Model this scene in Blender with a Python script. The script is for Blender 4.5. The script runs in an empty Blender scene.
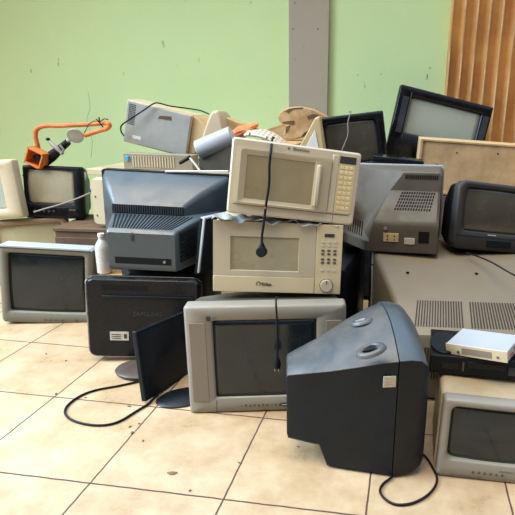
import bpy, bmesh, math, random
from mathutils import Vector, Matrix, Euler
random.seed(7)
rnd = random.Random(3)
R = math.radians
SC = bpy.context.scene
COL = SC.collection

# ------------------------------------------------------------------ camera
F, CX = 511.15, 343.33
CAM = Vector((0, 0, 1.1066))
PI_, RO_, YA_ = 0.278988, 0.028758, -0.120723
cy, sy, cp, sp = math.cos(YA_), math.sin(YA_), math.cos(PI_), math.sin(PI_)
FW = Vector((sy*cp, cy*cp, -sp))
r0 = Vector((cy, -sy, 0))
u0 = r0.cross(FW)
RT = math.cos(RO_)*r0 + math.sin(RO_)*u0
UP = -math.sin(RO_)*r0 + math.cos(RO_)*u0
cd = bpy.data.cameras.new('camera')
cam = bpy.data.objects.new('camera', cd)
COL.objects.link(cam)
m = Matrix((RT, UP, -FW)).transposed().to_4x4()
m.translation = CAM
cam.matrix_world = m
cd.sensor_width = 36
cd.lens = 36*F/515
cd.shift_x = (257.5-CX)/515
cd.clip_start = .02
SC.camera = cam


def at(px, py, y=None, z=None):
    r = FW + RT*((px-CX)/F) - UP*((py-257.5)/F)
    t = (y/r.y) if y is not None else (z-CAM.z)/r.z
    return CAM + r*t


# ------------------------------------------------------------------ materials
def mat(name, col, rough=.5, spec=.5, metal=0, dirt=0, dirt_col=(.25, .2, .14), bump=0, bscale=300, dscale=9, coat=0, dsharp=.12, trans=0, alpha=1):
    mt = bpy.data.materials.new(name)
    mt.use_nodes = True
    nt = mt.node_tree
    b = nt.nodes['Principled BSDF']
    b.inputs['Base Color'].default_value = (*col, 1)
    b.inputs['Roughness'].default_value = rough
    b.inputs['Specular IOR Level'].default_value = spec
    b.inputs['Metallic'].default_value = metal
    b.inputs['Coat Weight'].default_value = coat
    b.inputs['Coat Roughness'].default_value = .12
    b.inputs['Transmission Weight'].default_value = trans
    b.inputs['Alpha'].default_value = alpha
    tc = nt.nodes.new('ShaderNodeTexCoord')
    if dirt:
        n = nt.nodes.new('ShaderNodeTexNoise')
        n.inputs['Scale'].default_value = dscale
        n.inputs['Detail'].default_value = 7
        n.inputs['Roughness'].default_value = .65
        nt.links.new(tc.outputs['Object'], n.inputs['Vector'])
        rp = nt.nodes.new('ShaderNodeValToRGB')
        rp.color_ramp.elements[0].position = .5-dsharp
        rp.color_ramp.elements[1].position = .5+dsharp
        rp.color_ramp.elements[0].color = (0, 0, 0, 1)
        rp.color_ramp.elements[1].color = (1, 1, 1, 1)
        nt.links.new(n.outputs['Fac'], rp.inputs['Fac'])
        mu = nt.nodes.new('ShaderNodeMath')
        mu.operation = 'MULTIPLY'
        mu.inputs[1].default_value = dirt
        nt.links.new(rp.outputs['Color'], mu.inputs[0])
        mx = nt.nodes.new('ShaderNodeMix')
        mx.data_type = 'RGBA'
        mx.inputs['A'].default_value = (*col, 1)
        mx.inputs['B'].default_value = (*dirt_col, 1)
        nt.links.new(mu.outputs[0], mx.inputs['Factor'])
        nt.links.new(mx.outputs['Result'], b.inputs['Base Color'])
        mr = nt.nodes.new('ShaderNodeMath')
        mr.operation = 'MULTIPLY_ADD'
        mr.inputs[1].default_value = .2
        mr.inputs[2].default_value = rough
        nt.links.new(rp.outputs['Color'], mr.inputs[0])
        nt.links.new(mr.outputs[0], b.inputs['Roughness'])
    if bump:
        n2 = nt.nodes.new('ShaderNodeTexNoise')
        n2.inputs['Scale'].default_value = bscale
        nt.links.new(tc.outputs['Object'], n2.inputs['Vector'])
        bp = nt.nodes.new('ShaderNodeBump')
        bp.inputs['Strength'].default_value = bump
        bp.inputs['Distance'].default_value = .002
        nt.links.new(n2.outputs['Fac'], bp.inputs['Height'])
        nt.links.new(bp.outputs['Normal'], b.inputs['Normal'])
    return mt


M = {}
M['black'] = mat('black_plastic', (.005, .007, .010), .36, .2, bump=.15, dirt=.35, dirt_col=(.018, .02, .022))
M['gloss'] = mat('gloss_black', (.005, .006, .008), .14, .3, dirt=.3, dirt_col=(.022, .02, .022))
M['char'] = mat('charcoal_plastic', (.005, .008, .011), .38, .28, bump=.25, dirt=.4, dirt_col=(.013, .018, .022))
M['dgrey'] = mat('dark_grey_plastic', (.028, .038, .048), .34, .5, bump=.2, dirt=.4, dirt_col=(.07, .072, .075))
M['mgrey'] = mat('mid_grey_plastic', (.085, .070, .050), .42, .45, bump=.2, dirt=.4, dirt_col=(.13, .108, .078))
M['duskgrey'] = mat('dusty_skylit_grey_plastic', (.050, .058, .064), .30, .6, bump=.2, dirt=.6, dirt_col=(.12, .115, .10), dscale=7)
M['screen_brown'] = mat('brown_reflection_screen_glass', (.060, .055, .042), .12, .5, coat=.3, dirt=.4, dirt_col=(.11, .10, .08), dscale=5)  # brown reflection in the glass is put into the base colour
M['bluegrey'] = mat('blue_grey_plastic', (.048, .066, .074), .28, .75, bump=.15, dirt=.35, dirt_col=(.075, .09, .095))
M['warmdark'] = mat('warm_dark_grey_plastic', (.028, .026, .026), .40, .35, bump=.2, dirt=.4, dirt_col=(.055, .048, .042))
M['stbwhite'] = mat('matt_white_plastic', (.36, .39, .43), .4, .4, dirt=.3, dirt_col=(.42, .4, .34))
M['beigetv'] = mat('sandy_beige_plastic', (.205, .17, .11), .42, .5, dirt=.5, dirt_col=(.20, .155, .095), dscale=5)
M['tanbezel'] = mat('brown_tinted_plastic', (.33, .23, .14), .4, .5, dirt=.5, dirt_col=(.24, .16, .09))
M['yscreen'] = mat('yellowish_screen', (.52, .47, .27), .18, .5, coat=.4, dirt=.5, dirt_col=(.62, .56, .36), dscale=5)
M['greybeige'] = mat('grey_beige_plastic', (.185, .175, .135), .42, .5, dirt=.4, dirt_col=(.14, .125, .09))
M['silver'] = mat('silver_plastic', (.26, .24, .195), .38, .5, metal=.15, dirt=.35, dirt_col=(.28, .24, .18))
M['cloth'] = mat('speaker_mesh', (.25, .205, .155), .8, .2, bump=.6, bscale=600)
M['beige'] = mat('beige_plastic', (.33, .285, .20), .45, .5, dirt=.5, dirt_col=(.25, .195, .12))
M['cream'] = mat('cream_plastic', (.60, .50, .33), .45, .5, dirt=.4, dirt_col=(.46, .36, .21))
M['yellowed'] = mat('yellowed_plastic', (.62, .46, .24), .5, .4, dirt=.5, dirt_col=(.5, .35, .17))
M['tan'] = mat('tan_dusty_metal', (.66, .44, .22), .55, .4, dirt=.6, dirt_col=(.30, .19, .10), dscale=6)
M['white'] = mat('white_enamel', (.62, .545, .41), .30, .5, dirt=.25, dirt_col=(.6, .5, .36))
M['offwhite'] = mat('off_white_plastic', (.50, .43, .30), .35, .5, dirt=.3, dirt_col=(.5, .41, .28))
M['creamstrip'] = mat('cream_strip', (.62, .51, .31), .35, .5, dirt=.3, dirt_col=(.55, .45, .28))
M['greymet'] = mat('grey_sheet_metal', (.46, .47, .44), .4, .5, metal=.35, dirt=.6, dirt_col=(.30, .31, .29), dscale=12)
M['steel'] = mat('dull_steel', (.40, .39, .36), .4, .5, metal=.7, dirt=.5)
M['rim'] = mat('light_grey_rim', (.42, .45, .48), .35, .5)
M['dark'] = mat('dark_slot', (.008, .008, .009), .8, .2)
M['slot'] = mat('vent_slot', (.045, .04, .035), .8, .2)
M['screen'] = mat('screen_glass', (.009, .015, .018), .08, .5, coat=.2, dirt=.2, dirt_col=(.03, .034, .034))
M['screen_pale'] = mat('pale_reflection_screen_glass', (.50, .45, .30), .16, .7, coat=.6, dirt=.45, dirt_col=(.42, .38, .28), dscale=4)  # bright beige reflection painted as the screen's own colour
M['screen_green'] = mat('green_reflection_screen_glass', (.44, .50, .42), .10, .7, coat=.7, dirt=.3, dirt_col=(.46, .45, .38), dscale=3)  # pale green reflection painted into the glass colour
M['lcd'] = mat('lcd_panel', (.004, .007, .012), .30, .25, dirt=.25, dirt_col=(.04, .045, .05))
M['mwglass'] = mat('microwave_window', (.30, .26, .16), .22, .5, coat=.3, dirt=.4, dirt_col=(.50, .44, .30), dscale=5)
M['mwglass2'] = mat('upper_microwave_window', (.30, .25, .15), .25, .5, coat=.3, dirt=.35, dirt_col=(.45, .38, .26), dscale=4)
M['key'] = mat('yellow_keys', (.80, .66, .36), .5, .4)
M['panel_y'] = mat('keypad_overlay', (.68, .56, .34), .5, .4)
M['darkkey'] = mat('dark_keys', (.09, .08, .08), .5, .4)
M['greykey'] = mat('pale_grey_keys', (.52, .48, .42), .5, .4)
M['label'] = mat('paper_label', (.62, .56, .46), .7, .2, dirt=.5, dirt_col=(.40, .34, .26), dscale=60)
M['paper'] = mat('white_label', (.75, .73, .66), .7, .2)
M['ink'] = mat('print_ink', (.04, .04, .045), .6, .3)
M['grey_ink'] = mat('grey_print', (.14, .15, .16), .5, .4)
M['orange'] = mat('orange_paint', (.85, .20, .02), .45, .4, dirt=.6, dirt_col=(.35, .16, .07), dscale=25)
M['orange_bag'] = mat('orange_plastic_bag', (.88, .22, .05), .35, .5, dirt=.4, dirt_col=(.6, .2, .08), dscale=12)
M['card'] = mat('cardboard', (.56, .36, .16), .85, .2, dirt=.6, dirt_col=(.38, .22, .09), dscale=14, bump=.3, bscale=80)
M['foam'] = mat('brown_stained_foam', (.60, .41, .21), .85, .2, dirt=.7, dirt_col=(.34, .20, .09), dscale=9, dsharp=.08, bump=.4, bscale=60)
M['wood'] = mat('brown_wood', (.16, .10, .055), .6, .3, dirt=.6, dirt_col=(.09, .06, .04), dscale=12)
M['cord'] = mat('black_rubber', (.008, .008, .009), .5, .2)
M['greycord'] = mat('grey_cord', (.28, .25, .20), .5, .4)
M['blue'] = mat('blue_plastic', (.02, .06, .50), .35, .5)
M['cyan'] = mat('cyan_plastic', (.03, .42, .60), .35, .5)
M['copper'] = mat('red_mark', (.45, .08, .03), .5, .4)
M['clear'] = mat('milky_plastic', (.80, .80, .76), .25, .5, trans=.3, dirt=.3, dirt_col=(.6, .55, .45))
M['leaf'] = mat('dry_leaf', (.20, .11, .05), .8, .2)
M['foil'] = mat('crumpled_film', (.40, .42, .42), .2, .7, dirt=.6, dirt_col=(.12, .13, .14), dscale=30)


# ------------------------------------------------------------------ mesh builder
class MB:
    def __init__(s):
        s.v = []
        s.f = []

    def add(s, vs, fs, mx=None):
        o = len(s.v)
        s.v += [tuple(mx @ Vector(v)) if mx else tuple(v) for v in vs]
        s.f += [tuple(i+o for i in f) for f in fs]
        return s

    def box(s, x0, x1, y0, y1, z0, z1, mx=None):
        v = [(x, y, z) for x in (x0, x1) for y in (y0, y1) for z in (z0, z1)]
        return s.add(v, [(0, 1, 3, 2), (4, 6, 7, 5), (0, 4, 5, 1), (2, 3, 7, 6), (0, 2, 6, 4), (1, 5, 7, 3)], mx)

    def loft(s, secs, mx=None, cap0=True, cap1=True):
        n = len(secs[0])
        v = [p for c in secs for p in c]
        f = []
        for k in range(len(secs)-1):
            for i in range(n):
                j = (i+1) % n
                f.append((k*n+i, k*n+j, (k+1)*n+j, (k+1)*n+i))
        if cap0:
            f.append(tuple(range(n))[::-1])
        if cap1:
            f.append(tuple((len(secs)-1)*n+i for i in range(n)))
        return s.add(v, f, mx)

    def ring(s, outer, inner_list, mx=None):
        return s.loft([outer]+inner_list, mx, False, False)

    def cyl(s, c, r, h, axis='z', n=24, r2=None, mx=None):
        r2 = r if r2 is None else r2
        secs = []
        for rr, t in ((r, 0), (r2, h)):
            q = []
            for i in range(n):
                a = 2*math.pi*i/n
                u, w = rr*math.cos(a), rr*math.sin(a)
                p = {'z': (u, w, t), 'y': (u, t, w), 'x': (t, u, w)}[axis]
                q.append((c[0]+p[0], c[1]+p[1], c[2]+p[2]))
            secs.append(q)
        return s.loft(secs, mx)

    def prism(s, pts, y0, y1, mx=None):      # pts (x,z)
        return s.loft([[(x, y0, z) for x, z in pts], [(x, y1, z) for x, z in pts]], mx)

    def tube(s, pts, r, n=8, closed=False):
        pts = [Vector(p) for p in pts]
        secs = []
        prev = None
        for i, p in enumerate(pts):
            a = pts[max(i-1, 0)]
            b = pts[min(i+1, len(pts)-1)]
            t = (b-a).normalized()
            if prev is None:
                up = Vector((0, 0, 1)) if abs(t.z) < .9 else Vector((1, 0, 0))
                nn = t.cross(up).normalized()
            else:
                nn = (prev - t*prev.dot(t)).normalized()
            prev = nn
            bb = t.cross(nn)
            rr = r[i] if isinstance(r, (list, tuple)) else r
            secs.append([tuple(p+nn*(rr*math.cos(2*math.pi*k/n))+bb*(rr*math.sin(2*math.pi*k/n))) for k in range(n)])
        return s.loft(secs)

    def grid(s, fn, nu, nv, mx=None):
        v = [fn(i/nu, j/nv) for j in range(nv+1) for i in range(nu+1)]
        f = [(j*(nu+1)+i, j*(nu+1)+i+1, (j+1)*(nu+1)+i+1, (j+1)*(nu+1)+i) for j in range(nv) for i in range(nu)]
        return s.add(v, f, mx)

    def build(s, name, material, parent=None, bevel=0, smooth=35, loc=None, rot=None, seg=2, solid=0):
        me = bpy.data.meshes.new(name)
        me.from_pydata(s.v, [], s.f)
        bm = bmesh.new()
        bm.from_mesh(me)
        bmesh.ops.recalc_face_normals(bm, faces=bm.faces)
        bm.to_mesh(me)
        bm.free()
        for p in me.polygons:
            p.use_smooth = True
        me.set_sharp_from_angle(angle=R(smooth))
        me.materials.append(material)
        o = bpy.data.objects.new(name, me)
        COL.objects.link(o)
        if parent:
            o.parent = parent
        if loc:
            o.location = loc
        if rot:
            o.rotation_euler = [R(a) for a in rot]
        if solid:
            md = o.modifiers.new('solid', 'SOLIDIFY')
            md.thickness = solid
        if bevel:
            md = o.modifiers.new('bevel', 'BEVEL')
            md.width = bevel
            md.segments = seg
            md.limit_method = 'ANGLE'
            md.angle_limit = R(40)
            md.harden_normals = False
        return o


def rr(x0, x1, z0, z1, r, y, n=5):
    """rounded rectangle section in the plane y"""
    r = min(r, (x1-x0)/2*.99, (z1-z0)/2*.99)
    out = []
    for (cx_, cz, a0) in ((x1-r, z1-r, 0), (x0+r, z1-r, 90), (x0+r, z0+r, 180), (x1-r, z0+r, 270)):
        for k in range(n):
            a = R(a0+90*k/(n-1))
            out.append((cx_+r*math.cos(a), y, cz+r*math.sin(a)))
    return out


def outline(pxs, y):
    """contour points of a thing standing at depth y -> (centre, [(x, z)...])"""
    q = [at(a, b, y=y) for a, b in pxs]
    c = sum(q, Vector())/len(q)
    return c, [(p.x-c.x, p.z-c.z) for p in q]


def tag(o, label=None, cat=None, group=None, kind=None):
    if label:
        o['label'] = label
    if cat:
        o['category'] = cat
    if group:
        o['group'] = group
    if kind:
        o['kind'] = kind
    return o


def thing(name, label, cat, loc, rot=(0, 0, 0), group=None):
    o = bpy.data.objects.new(name, None)
    COL.objects.link(o)
    o.location = loc
    o.rotation_euler = [R(a) for a in rot]
    o.empty_display_size = .05
    return tag(o, label, cat, group)


def text(name, s, size, material, parent, loc, rot=(90, 0, 0), ext=.0006, align='CENTER', shear=0):
    c = bpy.data.curves.new(name, 'FONT')
    c.body = s
    c.size = size
    c.extrude = ext
    c.align_x = align
    c.align_y = 'CENTER'
    c.shear = shear
    t = bpy.data.objects.new('tmp_text', c)
    COL.objects.link(t)
    dg = bpy.context.evaluated_depsgraph_get()
    me = bpy.data.meshes.new_from_object(t.evaluated_get(dg))
    bpy.data.objects.remove(t)
    me.name = name
    me.materials.clear()
    me.materials.append(material)
    o = bpy.data.objects.new(name, me)
    COL.objects.link(o)
    o.parent = parent
    o.location = loc
    o.rotation_euler = [R(a) for a in rot]
    return o


def spline(pts, n=12):
    """Catmull-Rom through points"""
    P = [Vector(p) for p in pts]
    P = [P[0]*2-P[1]]+P+[P[-1]*2-P[-2]]
    out = []
    for i in range(1, len(P)-2):
        for k in range(n):
            t = k/n
            a, b, c, d = P[i-1:i+3]
            out.append(.5*((2*b)+(-a+c)*t+(2*a-5*b+4*c-d)*t*t+(-a+3*b-3*c+d)*t**3))
    out.append(P[-2])
    return out


def cord(name, pts, r, material, label=None, cat='cord', parent=None, n=12):
    o = MB().tube(spline(pts, n), r, 8).build(name, material, parent)
    if label:
        tag(o, label, cat)
    return o


# ------------------------------------------------------------------ generic CRT set (front faces local -y, base at z=0)
def crt_front(t, W, H, bez, bmat, smat, thick=.05, rad=.02, srad=.02, bulge=.012, recess=.018, lip=.008, name='bezel', tilt=0):
    l, r, b, tp = bez
    x0, x1 = -W/2, W/2
    sx0, sx1, sz0, sz1 = x0+l, x1-r, b, H-tp
    mb = MB()
    mb.loft([rr(x0, x1, 0, H, rad, thick), rr(x0, x1, 0, H, rad, lip), rr(x0+lip, x1-lip, lip, H-lip, rad*.8, 0),
             rr(sx0-.006, sx1+.006, sz0-.006, sz1+.006, srad*1.15, 0), rr(sx0, sx1, sz0, sz1, srad, .006),
             rr(sx0+.004, sx1-.004, sz0+.004, sz1-.004, srad, recess+.012)], None, False, False)
    o = mb.build(name, bmat, t, smooth=50)
    w2, h2 = (sx1-sx0)/2, (sz1-sz0)/2
    cx_, cz = (sx0+sx1)/2, (sz0+sz1)/2

    def fn(u, v):
        a, c = 2*u-1, 2*v-1
        return (cx_+a*(w2+.002), recess-bulge*(1-a*a*.55-c*c*.45)+.004, cz+c*(h2+.002))
    g = MB().grid(fn, 14, 12)
    g.build('screen', smat, t, solid=.004)
    return o, (sx0, sx1, sz0, sz1)


def shell(t, secs, material, name='rear_shell', n=5, smooth=40, bevel=0):
    """secs: (y, x0, x1, z0, z1, r)"""
    return MB().loft([rr(a, b, c, d, r, y, n) for (y, a, b, c, d, r) in secs]).build(name, material, t, smooth=smooth, bevel=bevel)


def slots(t, quad, nx, nz, wx, wz, material, name='vent_grille', lift=.0008, depth=.0012, parent=None):
    """slots laid over the surface quad (4 local points: bl, br, tr, tl); wx, wz = share of a cell filled"""
    bl, br, tr, tl = [Vector(p) for p in quad]
    nrm = (br-bl).cross(tl-bl).normalized()
    mb = MB()

    def P(u, v):
        return bl.lerp(br, u).lerp(tl.lerp(tr, u), v)
    for i in range(nx):
        for j in range(nz):
            u0, u1 = (i+.5-wx/2)/nx, (i+.5+wx/2)/nx
            v0, v1 = (j+.5-wz/2)/nz, (j+.5+wz/2)/nz
            q = [P(u0, v0), P(u1, v0), P(u1, v1), P(u0, v1)]
            mb.loft([[tuple(p-nrm*depth) for p in q], [tuple(p+nrm*lift) for p in q]])
    return mb.build(name, material, t)

# ------------------------------------------------------------------ setting
WY = 3.6


def node_floor():
    mt = bpy.data.materials.new('floor_tiles')
    mt.use_nodes = True
    nt = mt.node_tree
    N = nt.nodes
    L = nt.links.new
    b = N['Principled BSDF']
    tc = N.new('ShaderNodeTexCoord')
    sep = N.new('ShaderNodeSeparateXYZ')
    # wobble the grout a little
    wn = N.new('ShaderNodeTexNoise')
    wn.inputs['Scale'].default_value = 22
    vm = N.new('ShaderNodeVectorMath')
    vm.operation = 'MULTIPLY_ADD'
    vm.inputs[1].default_value = (.004, .004, 0)
    L(tc.outputs['Object'], wn.inputs['Vector'])
    L(wn.outputs['Color'], vm.inputs[0])
    L(tc.outputs['Object'], vm.inputs[2])
    L(vm.outputs[0], sep.inputs[0])

    def mth(op, a, bb=None, c=None):
        n = N.new('ShaderNodeMath')
        n.operation = op
        for i, x in enumerate((a, bb, c)):
            if x is None:
                continue
            if isinstance(x, (int, float)):
                n.inputs[i].default_value = x
            else:
                L(x, n.inputs[i])
        return n.outputs[0]
    ds = []
    ids = []
    for ax, o in (('X', -1.7394), ('Y', 1.197)):
        t = mth('DIVIDE', mth('SUBTRACT', sep.outputs[ax], o+.002), .42)
        fl = mth('FLOOR', t)
        ids.append(fl)
        fr = mth('SUBTRACT', t, fl)
        d = mth('MINIMUM', fr, mth('SUBTRACT', 1, fr))
        ds.append(d)
    dm = mth('MINIMUM', ds[0], ds[1])
    g = mth('LESS_THAN', dm, .0068)
    cmb = N.new('ShaderNodeCombineXYZ')
    L(ids[0], cmb.inputs[0])
    L(ids[1], cmb.inputs[1])
    wh = N.new('ShaderNodeTexWhiteNoise')
    L(cmb.outputs[0], wh.inputs['Vector'])
    ns = N.new('ShaderNodeTexNoise')
    ns.inputs['Scale'].default_value = 5
    ns.inputs['Detail'].default_value = 9
    ns.inputs['Roughness'].default_value = .7
    L(tc.outputs['Object'], ns.inputs['Vector'])
    rp = N.new('ShaderNodeValToRGB')
    e = rp.color_ramp.elements
    e[0].position, e[0].color = .30, (.35, .235, .12, 1)
    e[1].position, e[1].color = .68, (.56, .425, .27, 1)
    L(ns.outputs['Fac'], rp.inputs['Fac'])
    # brown specks
    sn = N.new('ShaderNodeTexNoise')
    sn.inputs['Scale'].default_value = 60
    sn.inputs['Detail'].default_value = 3
    L(tc.outputs['Object'], sn.inputs['Vector'])
    srp = N.new('ShaderNodeValToRGB')
    srp.color_ramp.elements[0].position = .70
    srp.color_ramp.elements[0].color = (0, 0, 0, 1)
    srp.color_ramp.elements[1].position = .76
    L(sn.outputs['Fac'], srp.inputs['Fac'])
    mx0 = N.new('ShaderNodeMix')
    mx0.data_type = 'RGBA'
    L(mth('MULTIPLY', srp.outputs['Color'], .55), mx0.inputs['Factor'])
    L(rp.outputs['Color'], mx0.inputs['A'])
    mx0.inputs['B'].default_value = (.30, .19, .10, 1)
    hs = N.new('ShaderNodeHueSaturation')
    L(mx0.outputs['Result'], hs.inputs['Color'])
    L(mth('MULTIPLY_ADD', wh.outputs['Value'], .12, .94), hs.inputs['Value'])
    mx = N.new('ShaderNodeMix')
    mx.data_type = 'RGBA'
    L(g, mx.inputs['Factor'])
    L(hs.outputs['Color'], mx.inputs['A'])
    mx.inputs['B'].default_value = (.075, .035, .022, 1)
    L(mx.outputs['Result'], b.inputs['Base Color'])
    L(mth('MULTIPLY_ADD', g, .5, mth('MULTIPLY_ADD', ns.outputs['Fac'], .25, .18)), b.inputs['Roughness'])
    b.inputs['Specular IOR Level'].default_value = .5
    bp = N.new('ShaderNodeBump')
    bp.inputs['Strength'].default_value = .4
    bp.inputs['Distance'].default_value = .004
    L(mth('SUBTRACT', 1, g), bp.inputs['Height'])
    L(bp.outputs['Normal'], b.inputs['Normal'])
    return mt


def node_wall(name, col, col2, scuff, sc=.7, rough=.55):
    mt = mat(name, col, rough, .3, dirt=.8, dirt_col=col2, dscale=sc, dsharp=.25)
    nt = mt.node_tree
    N, L = nt.nodes, nt.links.new
    b = N['Principled BSDF']
    src = b.inputs['Base Color'].links[0].from_socket
    tc = [n for n in N if n.type == 'TEX_COORD'][0]
    mp = N.new('ShaderNodeMapping')
    mp.inputs['Scale'].default_value = (9, 9, 3.2)
    mp.inputs['Rotation'].default_value = (0, .5, 0)
    L(tc.outputs['Object'], mp.inputs['Vector'])
    n = N.new('ShaderNodeTexNoise')
    n.inputs['Scale'].default_value = 2.6
    n.inputs['Detail'].default_value = 4
    L(mp.outputs[0], n.inputs['Vector'])
    r = N.new('ShaderNodeValToRGB')
    r.color_ramp.elements[0].position = .715
    r.color_ramp.elements[0].color = (0, 0, 0, 1)
    r.color_ramp.elements[1].position = .75
    r.color_ramp.elements[1].color = (.6, .6, .6, 1)
    L(n.outputs['Fac'], r.inputs['Fac'])
    mx = N.new('ShaderNodeMix')
    mx.data_type = 'RGBA'
    L(r.outputs['Color'], mx.inputs['Factor'])
    L(src, mx.inputs['A'])
    mx.inputs['B'].default_value = (*scuff, 1)
    L(mx.outputs['Result'], b.inputs['Base Color'])
    nn = N.new('ShaderNodeTexNoise')
    nn.inputs['Scale'].default_value = 45
    L(tc.outputs['Object'], nn.inputs['Vector'])
    bp = N.new('ShaderNodeBump')
    bp.inputs['Strength'].default_value = .25
    bp.inputs['Distance'].default_value = .004
    L(nn.outputs['Fac'], bp.inputs['Height'])
    L(bp.outputs['Normal'], b.inputs['Normal'])
    return mt


fl = MB().box(-5.5, 3.5, -1.5, WY+.2, -.1, 0).build('floor', node_floor())
tag(fl, kind='structure')
wallm = node_wall('green_wall_paint', (.58, .78, .42), (.68, .84, .42), (.22, .34, .20))
wb = MB().box(-5.5, 3.5, WY, WY+.2, 0, 2.2).build('wall_back', wallm)
tag(wb, kind='structure')
pilm = node_wall('grey_pillar_paint', (.38, .35, .28), (.42, .38, .30), (.10, .09, .08), 1.5)
xl, xr_ = at(288.5, 50, y=WY-.03).x, at(328.5, 50, y=WY-.03).x
tag(MB().box(xl, xr_, WY-.03, WY, 0, 2.2).build('trim_1', pilm, bevel=.004), kind='structure')

# rusty folded-metal door at the right
rust = mat('rusty_painted_metal', (.78, .44, .14), .55, .4, metal=0, dirt=.85, dirt_col=(.44, .18, .06), dscale=2.2, dsharp=.16)
nt = rust.node_tree
xd = at(452, 0, y=WY-.04).x
pts = []
x = xd
pw = .0765
while x < xd+1.9:
    for dx, dy in ((0, -.014), (.007, -.034), (.013, -.034), (.018, -.010), (.058, -.002)):
        pts.append((x+dx, WY-.03+dy))
    x += pw
mb = MB()
sec = [[(a, b, z) for a, b in pts]+[(pts[-1][0], WY-.001, z), (pts[0][0], WY-.001, z)] for z in (0.0, 2.15)]
mb.loft(sec)
dr = mb.build('door_1', rust, smooth=25)
tag(dr, kind='structure')
lipm = mat('rib_edge_highlight', (.80, .60, .32), .5, .4, dirt=.8, dirt_col=(.45, .25, .10), dscale=5)  # folded lip; bright edge highlights are put into its lighter colour
x = xd
while x < xd+1.9:
    MB().box(x+.005, x+.0135, WY-.071, WY-.062, 0, 2.15).build('rib_edge', lipm, dr, bevel=.001)
    x += pw

# thin cracks in the plaster on the left and small dark scuffs
cm = mat('crack', (.16, .27, .17), .8, .1)
for nm, pp in (('wall_crack', [(88, 92), (90, 108), (87, 120), (92, 140), (91, 158)]),):
    MB().tube(spline([at(a, b, y=WY) for a, b in pp], 6), .0012, 4).build('crack', cm, wb)
for a, b, w, h in ((358, 75, 2, .6), (381, 74, 2, .6), (427, 77, 1.2, 6), (430, 68, 2.0, 1.0), (293, 29, 1.6, 1), (318, 29, 1, 2.2), (295, 3, 1, 1.6), (31, 71, 1.0, 4.0)):
    yy = WY-(.03 if 288 < a < 329 else 0)
    p = at(a, b, y=yy)
    s = .0035
    MB().loft([[(p.x+w*s*math.cos(k)*(.8+.2*math.sin(3*k)), yy-t, p.z+h*s*math.sin(k)) for k in [i*math.pi/5 for i in range(10)]] for t in (-.002, .0012)]).build('scuff_mark', cm if not 288 < a < 329 else M['ink'], wb if not 288 < a < 329 else bpy.data.objects['trim_1'])

# ------------------------------------------------------------------ long bench at the back wall carrying the back row
bt = thing('wooden_table', 'long cream-topped table against the green wall, mostly hidden behind the heap', 'table', (-.93, 3.18, 0))
TZ = .735
MB().box(-.97, .97, -.33, .33, TZ-.035, TZ).build('tabletop', M['cream'], bt, bevel=.003)
for sx in (-.40, .50):
    for sy in (-.28, .28):
        MB().box(sx-.025, sx+.025, sy-.025, sy+.025, 0, TZ-.035).build('leg', M['wood'], bt, bevel=.003)
MB().box(-.87, .87, -.015+.29, .015+.29, TZ-.12, TZ-.035).build('apron', M['wood'], bt)

# ------------------------------------------------------------------ LEFT GROUP
# grey-beige monitor on the floor
t = thing('crt_monitor', 'grey-beige tube monitor with dark screen standing on the tiles at far left', 'computer monitor', (-1.812, 2.25, 0), (-3, 4.0, 15))
W, H = .44, .402
crt_front(t, W, H, (.035, .035, .06, .032), M['greybeige'], M['screen'], thick=.07, rad=.02, srad=.012, bulge=.014)
MB().prism([(-W/2-.004, H-.004), (W/2+.004, H-.004), (W/2-.01, H+.008), (-W/2+.01, H+.008)], -.006, .09).build('top_hood', M['rim'], t, bevel=.003)
shell(t, [(.07, -.21, .21, .01, H-.004, .02), (.14, -.195, .195, .01, H-.01, .03), (.30, -.14, .14, .05, H-.07, .04), (.36, -.13, .13, .06, H-.09, .04)], M['greybeige'])
MB().cyl((.14, -.004, .022), .007, .006, 'y', 16).build('power_button', M['mgrey'], t)
for k in range(4):
    MB().box(-.02+.025*k, -.004+.025*k, -.003, .003, .018, .024).build('button', M['mgrey'], t, bevel=.001)

# second monitor, behind
t = thing('crt_monitor', 'beige tube monitor with pale screen right behind the floor monitor, under the cream one', 'computer monitor', (-2.275, 2.80, 0), (0, -3, 24))
W, H = .44, .415
crt_front(t, W, H, (.045, .035, .06, .030), M['tanbezel'], M['yscreen'], thick=.06, rad=.02, srad=.015)
shell(t, [(.06, -.21, .21, .01, H-.01, .03), (.14, -.20, .20, .02, H-.012, .03), (.28, -.13, .13, .06, H-.08, .04), (.34, -.12, .12, .07, H-.1, .04)], M['tanbezel'])

# third, cream, at the picture's edge
t = thing('crt_monitor', 'cream tube monitor cut off by the left edge, topmost of its stack', 'computer monitor', (-2.440, 2.72, .425), (-2, -5, 4))
W, H = .36, .345
crt_front(t, W, H, (.05, .095, .055, .06), M['cream'], M['screen_green'], thick=.05, rad=.014, srad=.015)
shell(t, [(.05, -.175, .175, .005, H-.005, .025), (.09, -.17, .13, .01, H-.01, .03), (.20, -.16, .02, .05, H-.07, .04), (.24, -.15, .0, .06, H-.09, .04)], M['cream'])

# brown box under the small black tv
t = thing('wooden_crate', 'dark brown wooden crate under the small black television on the left', 'crate', (-1.885, 2.90, -.02), (0, 0, 6))
MB().box(-.17, .17, -.20, .20, .025, .405).build('crate_body', M['wood'], t, bevel=.004)
MB().box(-.178, .178, -.208, .208, .405, .425).build('lid', M['wood'], t, bevel=.003)
for z in (.06, .20, .33):
    MB().box(-.172, .172, -.206, -.20, z-.04, z+.04).build('slat', M['wood'], t, bevel=.003)

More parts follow.
